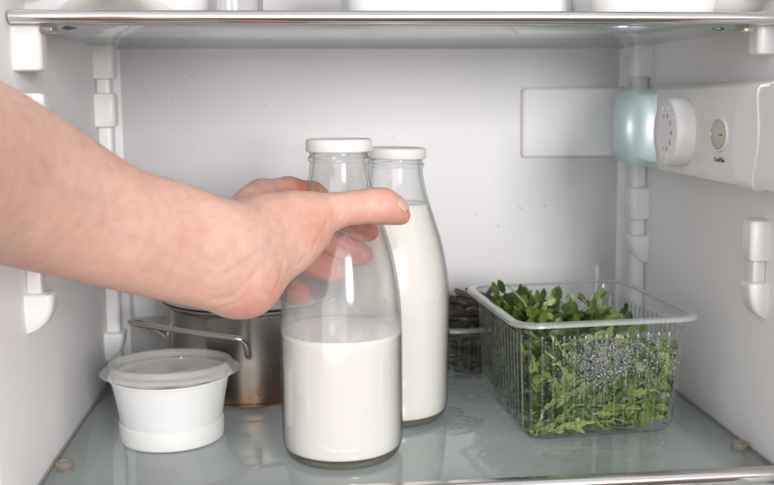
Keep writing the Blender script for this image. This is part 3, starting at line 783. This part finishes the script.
# ================================================================== things on the upper shelf (only their bottoms show)
US = .3017
def upx(px, Y): return float(bx_at(px, 6, Y)[0])
d = thing('serving_tray', (upx(120, .73), .735, US), 'white shallow dish behind the steel dome at top left', 'dish')
bm = tray_mesh(tray_rings([(.050, .040, .014, .0008, 0), (.058, .050, .016, .003, 0), (.0615, .055, .018, .012, 0), (.063, .057, .019, .040, 0), (.065, .059, .02, .0405, 0)], 160))
t_ = obj('dish', bm, M['white'], d); t_.modifiers.new('s', 'SOLIDIFY').thickness = .002
d = thing('serving_dome', (upx(116, .685), .6875, US), 'grey brown metal dome standing on the upper shelf at top left', 'dome')
obj('shell', lathe(smooth_profile([(.0455, .0003), (.0445, .002), (.039, .007), (.030, .014), (.018, .022), (.006, .026), (0, .0265)], 6), 64), metal('dome_metal', (.74, .69, .66), .35, (1, 1, 1), 20, .03), d)
obj('inner_ridge', lathe(smooth_profile([(.0200, .0200), (.0205, .0225), (.014, .0275), (.006, .031), (0, .032)], 5), 48), M['pot'], d)
d = thing('glass_jar', (upx(232, .72), .7195, US), 'clear wide glass jar on the upper shelf right of the white dish', 'jar')
obj('glass', lathe([(0, .001), (.020, .0005), (.0215, .003), (.0215, .060), (.019, .068), (.019, .078), (.0175, .078), (.0175, .067), (.0195, .060), (.0195, .005), (0, .004)], 56), M['bottle2'], d)
obj('cap', lathe([(.0195, .070), (.0205, .070), (.0205, .082), (0, .083)], 48), M['lid'], d)
d = thing('storage_box', (upx(455, .77), .775, US), 'long pale grey storage box in the middle of the upper shelf', 'box')
bm = tray_mesh(tray_rings([(.078, .045, .012, .0006, 0), (.084, .051, .016, .006, 0), (.088, .055, .018, .050, 0)], 200)); t_ = obj('tub', bm, plastic('frosted_box', (.74, .76, .77), .4, .02), d); t_.modifiers.new('s', 'SOLIDIFY').thickness = .0015
obj('lid', tray_mesh(tray_rings([(.090, .057, .018, .0505, 0), (.090, .057, .018, .054, 0), (.04, .03, .018, .0545, 0)], 120)), M['white'], d)
d = thing('food_tub', (upx(640, .715), .7125, US), 'white rounded food tub on the upper shelf above the salad box', 'tub')
obj('tub', tray_mesh(tray_rings([(.038, .030, .014, .0006, 0), (.043, .036, .016, .004, 0), (.0475, .040, .018, .020, 0), (.049, .042, .018, .045, 0), (.052, .045, .02, .0455, 0), (.052, .045, .02, .048, 0), (.02, .02, .01, .0485, 0)], 160)), M['cup'], d)
d = thing('round_bowl', (upx(736, .70), .700, US), 'pale round bowl on the upper shelf in the top right corner', 'bowl')
obj('bowl', lathe(smooth_profile([(0, .0008), (.016, .0008), (.019, .003), (.028, .009), (.035, .022), (.037, .034), (.0355, .034), (.033, .022), (.026, .0115), (0, .006)], 5), 72), M['cup'], d)

# ================================================================== the person's arm and hand (one continuous body surface)
def rad_b1(z): return radius_at(max(.001, min(.2075, z - .0005)))
def J(px, py, Y, r): 
    p = bx_at(px, py, Y); return (float(p[0]), float(p[1]), float(p[2]), r)
def W_(px, py, r, gap=.0002, far=True):
    """joint centre touching the bottle's surface on its far (or near) side, seen at this place"""
    Y = BY + (.03 if far else -.03)
    for _ in range(60):
        p = bx_at(px, py, Y); d = rad_b1(p[2]) + r + gap; dx = p[0] - BX
        q = d * d - dx * dx; Yn = BY + (1 if far else -1) * math.sqrt(max(q, 1e-8)); Y += (Yn - Y) * .5
    return J(px, py, Y, r)
# --- joints
fingers = [
    # index
    [J(252, 206, .668, .0125), J(262, 197, .700, .0122), J(288, 192, .728, .0108), W_(312, 196, .0100), W_(338, 214, .0090), W_(362, 229, .0082), W_(370, 232, .0068)],
    [J(252, 228, .668, .0125), J(262, 222, .705, .0118), J(285, 224, .728, .0108), W_(312, 232, .0100), W_(340, 246, .0092), W_(356, 253, .0088), W_(363, 255, .0072)],
    [J(254, 250, .668, .0120), J(264, 246, .702, .0110), J(284, 248, .728, .0104), W_(303, 258, .0098), W_(320, 266, .0092), W_(331, 270, .0088), W_(337, 271, .0070)],
    [J(256, 272, .665, .0115), J(264, 271, .692, .0105), W_(274, 276, .0096), W_(284, 287, .0090), W_(296, 293, .0086), W_(302, 295, .0068)],
]
palm = [
    # forearm: radial chain (upper), ulnar chain (lower)
    [J(-110, 105, .395, .027), J(-40, 136, .452, .0288), J(0, 150, .485, .0278), J(60, 177, .520, .0250), J(120, 206, .548, .0222), J(175, 218, .572, .0202), J(222, 233, .590, .0192), J(240, 239, .603, .018)],
    [J(-110, 160, .400, .035), J(-40, 180, .455, .0350), J(0, 193, .480, .0325), J(60, 220, .515, .0280), J(120, 242, .545, .0255), J(175, 262, .570, .0225), J(222, 276, .590, .0208), J(246, 281, .606, .0195)],
    # back of the hand: metacarpals from the wrist to the knuckles
    [J(228, 240, .603, .0165), J(246, 222, .645, .0150), J(258, 206, .682, .0128)],
    [J(228, 252, .606, .0175), J(248, 238, .648, .0150), J(258, 226, .684, .0125)],
    [J(232, 264, .608, .0175), J(250, 256, .648, .0145), J(260, 248, .684, .0118)],
    [J(238, 275, .608, .0175), J(252, 275, .644, .0140), J(260, 272, .678, .0110)],
    # heel of the hand
    [J(236, 282, .606, .0185), J(245, 287, .618, .0142), J(253, 279, .636, .0112)],
    # thenar mass
    [J(238, 246, .606, .0170), J(262, 243, .620, .0185), J(288, 234, .632, .0160), J(312, 224, .640, .0125)],
    [J(244, 270, .608, .0180), J(264, 262, .622, .0155), J(292, 247, .634, .0125), J(310, 236, .640, .0095)],
    [J(240, 236, .606, .0165), J(262, 227, .622, .0165), J(290, 218, .634, .0145)],
]
thumb = [[J(270, 225, .626, .0158), J(298, 216, .6365, .0134), J(312, 213, .641, .0126), J(335, 210.5, .6475, .0112), J(356, 207.5, .6520, .0106), J(372, 206, .6545, .0112), J(383, 206, .657, .0114), J(393, 210, .660, .0094), J(401, 215.5, .662, .0064)]]
detail_chains = [  # tendons / veins / bony bumps
    ([J(150, 233, .536, .0010), J(185, 250, .553, .0012), J(212, 262, .566, .0012), J(236, 262, .578, .0010), J(252, 252, .592, .0008)], .0030),
]
LO = np.array([-.34, .22, .08]); HI = np.array([.10, .79, .40]); HS = .0018
NG = np.ceil((HI - LO) / HS).astype(int) + 1
ax = [LO[i] + HS * np.arange(NG[i]) for i in range(3)]
def cone(P, a, b):
    a_, b_ = np.array(a[:3]), np.array(b[:3]); ba = b_ - a_; L2 = ba.dot(ba) + 1e-12
    pa = P - a_; t = np.clip((pa @ ba) / L2, 0, 1)
    return np.sqrt(((pa - t[..., None] * ba) ** 2).sum(-1)) - (a[3] + t * (b[3] - a[3]))
def smin(a, b, k):
    h = np.maximum(k - np.abs(a - b), 0) / k; return np.minimum(a, b) - h * h * k * .25
for c, rr0 in ((palm[0], .031), (palm[1], .040)):      # carry the forearm on towards the elbow
    a0, a1 = np.array(c[0][:3]), np.array(c[1][:3]); c.insert(0, (*(a0 + (a0 - a1) * 2.2), rr0))
palm[0] = bez(palm[0], 5); palm[1] = bez(palm[1], 5)
segs = []       # (group, a, b, k)
for c in palm[2:]: segs += [(0, a, b, .0120) for a, b in zip(c, c[1:])]
for i in (0, 1): segs += [(6 + i, a, b, .0008) for a, b in zip(palm[i], palm[i][1:])]
for c in thumb: segs += [(1, a, b, .004) for a, b in zip(c, c[1:])]
for i, c in enumerate(fingers): segs += [(2 + i, a, b, .0045) for a, b in zip(c, c[1:])]
def combine(Ds):
    D = smin(smin(Ds[6], Ds[7], .016), Ds[0], .013)
    D = smin(D, Ds[1], .008)
    f = Ds[2]
    for q in Ds[3:6]: f = smin(f, q, .0016)
    return smin(D, f, .009)
BIG = .02
G = [np.full(NG, BIG, np.float32) for _ in range(8)]
for g, a, b, k in segs:
    lo = np.minimum(a[:3], b[:3]) - max(a[3], b[3]) - BIG; hi = np.maximum(a[:3], b[:3]) + max(a[3], b[3]) + BIG
    i0 = np.clip(((lo - LO) / HS).astype(int), 0, NG - 1); i1 = np.clip(((hi - LO) / HS).astype(int) + 2, 1, NG)
    if (i1 <= i0).any(): continue
    sl = tuple(slice(i0[q], i1[q]) for q in range(3))
    P = np.stack(np.meshgrid(*[ax[q][sl[q]] for q in range(3)], indexing='ij'), -1)
    G[g][sl] = smin(G[g][sl], np.minimum(cone(P, a, b), BIG).astype(np.float32), k)
D = combine(G); del G
def sdf(P):
    Ds = [np.full(len(P), BIG) for _ in range(8)]
    for g, a, b, k in segs: Ds[g] = smin(Ds[g], np.minimum(cone(P, a, b), BIG), k)
    return combine(Ds)
D[0] = D[-1] = BIG; D[:, 0] = D[:, -1] = BIG; D[:, :, 0] = D[:, :, -1] = BIG
S = D < 0
# surface nets
nx, ny, nz = D.shape
cnt = np.zeros((nx - 1, ny - 1, nz - 1), np.int8)
for i in (0, 1):
    for j in (0, 1):
        for k in (0, 1): cnt += S[i:nx - 1 + i, j:ny - 1 + j, k:nz - 1 + k]
act = (cnt > 0) & (cnt < 8)
idx = -np.ones(act.shape, np.int64); ci = np.argwhere(act); idx[act] = np.arange(len(ci))
acc = np.zeros((len(ci), 3)); nn = np.zeros(len(ci))
corners = [(i, j, k) for i in (0, 1) for j in (0, 1) for k in (0, 1)]
for a in corners:
    for q in range(3):
        if a[q]: continue
        b = list(a); b[q] = 1; b = tuple(b)
        da = D[ci[:, 0] + a[0], ci[:, 1] + a[1], ci[:, 2] + a[2]]; db = D[ci[:, 0] + b[0], ci[:, 1] + b[1], ci[:, 2] + b[2]]
        m = (da < 0) != (db < 0); t = np.where(m, da / np.where(m, da - db, 1), 0)
        p = np.array(a, float)[None] + np.zeros((len(ci), 3)); p[:, q] += t
        acc[m] += p[m]; nn[m] += 1
VV = LO + (ci + acc / nn[:, None]) * HS
FF = []
for q in range(3):
    o1, o2 = (q + 1) % 3, (q + 2) % 3
    sl0 = [slice(1, n_ - 1) for n_ in D.shape]; a0 = S[tuple(slice(1, n_ - 1) if r_ != q else slice(0, n_ - 1) for r_, n_ in enumerate(D.shape))]
    a1 = S[tuple(slice(1, n_ - 1) if r_ != q else slice(1, n_) for r_, n_ in enumerate(D.shape))]
    E_ = np.argwhere(a0 != a1)
    off = np.ones(3, int); off[q] = 0; E_ = E_ + off
    sgn = S[E_[:, 0], E_[:, 1], E_[:, 2]]
    def cell(d1, d2):
        c = E_.copy(); c[:, o1] -= d1; c[:, o2] -= d2; return idx[c[:, 0], c[:, 1], c[:, 2]]
    quad = np.stack([cell(1, 1), cell(0, 1), cell(0, 0), cell(1, 0)], 1)
    quad[~sgn] = quad[~sgn][:, ::-1]; FF.append(quad)
FF = np.concatenate(FF)
def grad(P, h=.0004):
    g = np.stack([sdf(P + np.eye(3)[q] * h) - sdf(P - np.eye(3)[q] * h) for q in range(3)], -1)
    return g / (np.linalg.norm(g, axis=1, keepdims=True) + 1e-9)
for _ in range(2):
    N_ = grad(VV); VV = VV - N_ * sdf(VV)[:, None] * .9
N_ = grad(VV)
# fine relief: tendons and veins raised, skin folds pressed in
def chain_d(P, ch):
    d = np.full(len(P), 1.0)
    for a, b in zip(ch, ch[1:]): d = np.minimum(d, cone(P, (*a[:3], 0), (*b[:3], 0)))
    return d
disp = np.zeros(len(VV))
def surf(px, py, Y0=.56):
    """first hit of the sight line through this place with the body"""
    dr = CM @ np.array([(px - PX) / F_PX, (py - PY) / F_PX, 1.0]); dr /= dr[1]; Y = .38
    for _ in range(120):
        p = dr * Y + np.array([0, 0, CAM_H]); s = float(sdf(p[None])[0])
        if s < .0002: break
        Y += s * .8
    return (float(p[0]), float(p[1]), float(p[2]), 0)
def line(pts): return [surf(*p) for p in pts]
ridges = [([(182, 262), (205, 270), (222, 272), (238, 262), (252, 252), (268, 240)], .0020, .0009), ([(150, 262), (180, 274), (206, 283), (226, 284), (240, 274)], .0022, .0007),
          ([(170, 240), (196, 247), (222, 250)], .0035, .0007), ([(100, 210), (140, 232), (175, 250)], .0045, .0008)]
folds = [([(326, 226), (333, 218), (336, 209)], .0011, .0007), ([(331, 228), (339, 219), (342, 210)], .0011, .0006), ([(320, 236), (326, 226), (328, 218)], .0011, .0006), ([(337, 227), (345, 220), (348, 213)], .0011, .0004),
         ([(295, 268), (304, 258), (309, 246)], .0013, .0006), ([(288, 272), (296, 262), (300, 250)], .0012, .0005), ([(302, 262), (312, 252), (317, 240)], .0012, .0006),
         ([(214, 300), (232, 298), (246, 284), (258, 272)], .0024, .0006), ([(222, 308), (238, 303), (250, 294)], .0018, .0004), ([(276, 290), (280, 280), (284, 262)], .0016, .0006),
         ([(378, 192), (381, 199), (380, 208)], .0010, .0004), ([(383, 191), (386, 198), (385, 206)], .0009, .0004), ([(374, 193), (377, 201), (375, 209)], .0009, .0003)]
for pts, w, h in ridges: disp += .6 * h * np.exp(-(chain_d(VV, line(pts)) / w) ** 2)
for pts, w, h in folds: disp -= h * np.exp(-(chain_d(VV, line(pts)) / w) ** 2)
vein = np.zeros(len(VV))
for pts, w, sgt in (([(150, 262), (180, 274), (206, 283), (226, 284), (240, 274)], .0026, .34), ([(182, 262), (205, 270), (222, 272), (238, 262), (252, 252), (268, 240)], .0026, .34), ([(60, 190), (90, 214), (130, 236), (165, 246), (182, 262)], .0032, .28), ([(196, 250), (214, 262), (222, 272)], .0022, .28), ([(205, 283), (222, 292), (236, 290)], .0022, .28), ([(30, 150), (70, 190), (100, 200), (140, 215)], .0022, .3)):
    vein = np.maximum(vein, sgt * np.exp(-(chain_d(VV, line(pts)) / w) ** 2))
VV = VV + N_ * disp[:, None]
# keep the skin off the glass: press flat where a finger meets the bottle
rz = np.array([rad_b1(z) for z in VV[:, 2]]) + .00025
dx = VV[:, 0] - BX; dy = VV[:, 1] - BY; rr_ = np.hypot(dx, dy); inb = (rr_ < rz) & (VV[:, 2] > 0.01) & (VV[:, 2] < .2)
sc_ = np.where(inb, rz / np.maximum(rr_, 1e-6), 1); VV[:, 0] = BX + dx * sc_; VV[:, 1] = BY + dy * sc_
me = bpy.data.meshes.new('person'); me.from_pydata(VV.tolist(), [], FF.tolist()); me.update()
blush = np.zeros(len(VV))
def blob(j, r, s):
    global blush
    d = np.linalg.norm(VV - np.array(j[:3]), axis=1); blush = np.maximum(blush, s * np.exp(-(d / r) ** 2))
for f in fingers:
    for j in f[3:]: blob(j, .020, 1.0)
    blob(f[1], .016, .55); blob(f[2], .014, .5)
blob(surf(250, 310), .012, .40); blob(surf(238, 311), .010, .25); blob(surf(276, 292), .012, .35); blob(thumb[0][-1], .013, .62); blob(thumb[0][-3], .013, .5); blob(thumb[0][-5], .013, .3); blob(surf(262, 188), .012, .35)
blob(surf(320, 232), .012, .28)
up_ = np.clip((N_[:, 2] - .2), 0, 1)
at = me.attributes.new('blush', 'FLOAT', 'POINT'); at.data.foreach_set('value', np.clip(blush + .05, 0, 1).astype(np.float32))
at = me.attributes.new('vein', 'FLOAT', 'POINT'); at.data.foreach_set('value', vein.astype(np.float32))
person = link('person', me, M['skin'])
tag(person, 'bare left forearm and hand of a person gripping the half full milk bottle', 'person')
sm = person.modifiers.new('smooth', 'SMOOTH'); sm.factor = .5; sm.iterations = 2
sb = person.modifiers.new('sub', 'SUBSURF'); sb.levels = 1; sb.render_levels = 1
# thumb nail, seen from its edge at the tip of the thumb
tip = np.array(thumb[0][-2][:3]); prv = np.array(thumb[0][-3][:3])
bm = bmesh.new(); nrow = 9; ncol = 9; rows = []
nc = np.array(surf(400.5, 203)[:3]); ndir = Vector((.66, .30, .62)).normalized(); dl = Vector((tip - np.array(thumb[0][-4][:3]))).normalized(); 
ndir = (Vector(nc) - Vector(tip)).normalized(); ndir = (ndir + Vector((.35, .35, .25))).normalized()
dl = (dl - ndir * dl.dot(ndir)).normalized(); sd = ndir.cross(dl)
ax0 = Vector(J(392, 209, .660, 0)[:3]); dl = Vector((.62, .10, -.70)).normalized()
ndir = Vector((.62, -.42, .62)); ndir = (ndir - dl * ndir.dot(dl)).normalized(); sd = ndir.cross(dl)
for i in range(nrow):
    u = i / (nrow - 1) * 2 - 1; row = []
    for j in range(ncol):
        v = j / (ncol - 1) * 2 - 1; a = v * .72 * math.sqrt(max(.12, 1 - abs(u) ** 3 * .8))
        dr = ndir * math.cos(a) + sd * math.sin(a); c0 = ax0 + dl * (u * .0052 + .0016); tt = .012
        for _ in range(14): tt -= (float(sdf(np.array([c0 + dr * tt]))[0]) - .0004 - .0003 * u) * .8
        row.append(bm.verts.new(c0 + dr * tt))
    rows.append(row)
for a, b in zip(rows, rows[1:]):
    for j in range(ncol - 1): bm.faces.new((a[j], a[j + 1], b[j + 1], b[j]))
nl = obj('fingernail', bm, M['nail'], person); nl.modifiers.new('s', 'SOLIDIFY').thickness = .0005
# fine hair on the forearm
rng = random.Random(5); bm = bmesh.new(); NV = len(VV); made = 0
cand = [i for i in range(0, NV, 7) if VV[i, 0] < -.005 and VV[i, 0] > -.20 and VV[i, 1] < .60 and N_[i, 2] > -.35 + .5 * 0]
rng.shuffle(cand)
fd = Vector(palm[0][14][:3]) - Vector(palm[0][8][:3]); fd.normalize()
rng.shuffle(cand)
for i in cand:
    if rng.random() > .10 + .9 * max(0, N_[i, 2]) ** 2: continue
    nrm = Vector(N_[i]); b = Vector(VV[i]); g = (fd + Vector((rng.gauss(0, .25), rng.gauss(0, .25), rng.gauss(-.1, .25)))); g = (g - nrm * g.dot(nrm)).normalized()
    L = rng.uniform(.0025, .0065)
    pts = [b - nrm * .0002, b + g * L * .5 + nrm * L * .36, b + g * L + nrm * L * .50]
    tube(pts, [.00005, .00004, .000015], 3, bm, False); made += 1
    if made > 900: break
hr = obj('arm_hair', bm, M['hair'], person); hr['kind'] = 'stuff'
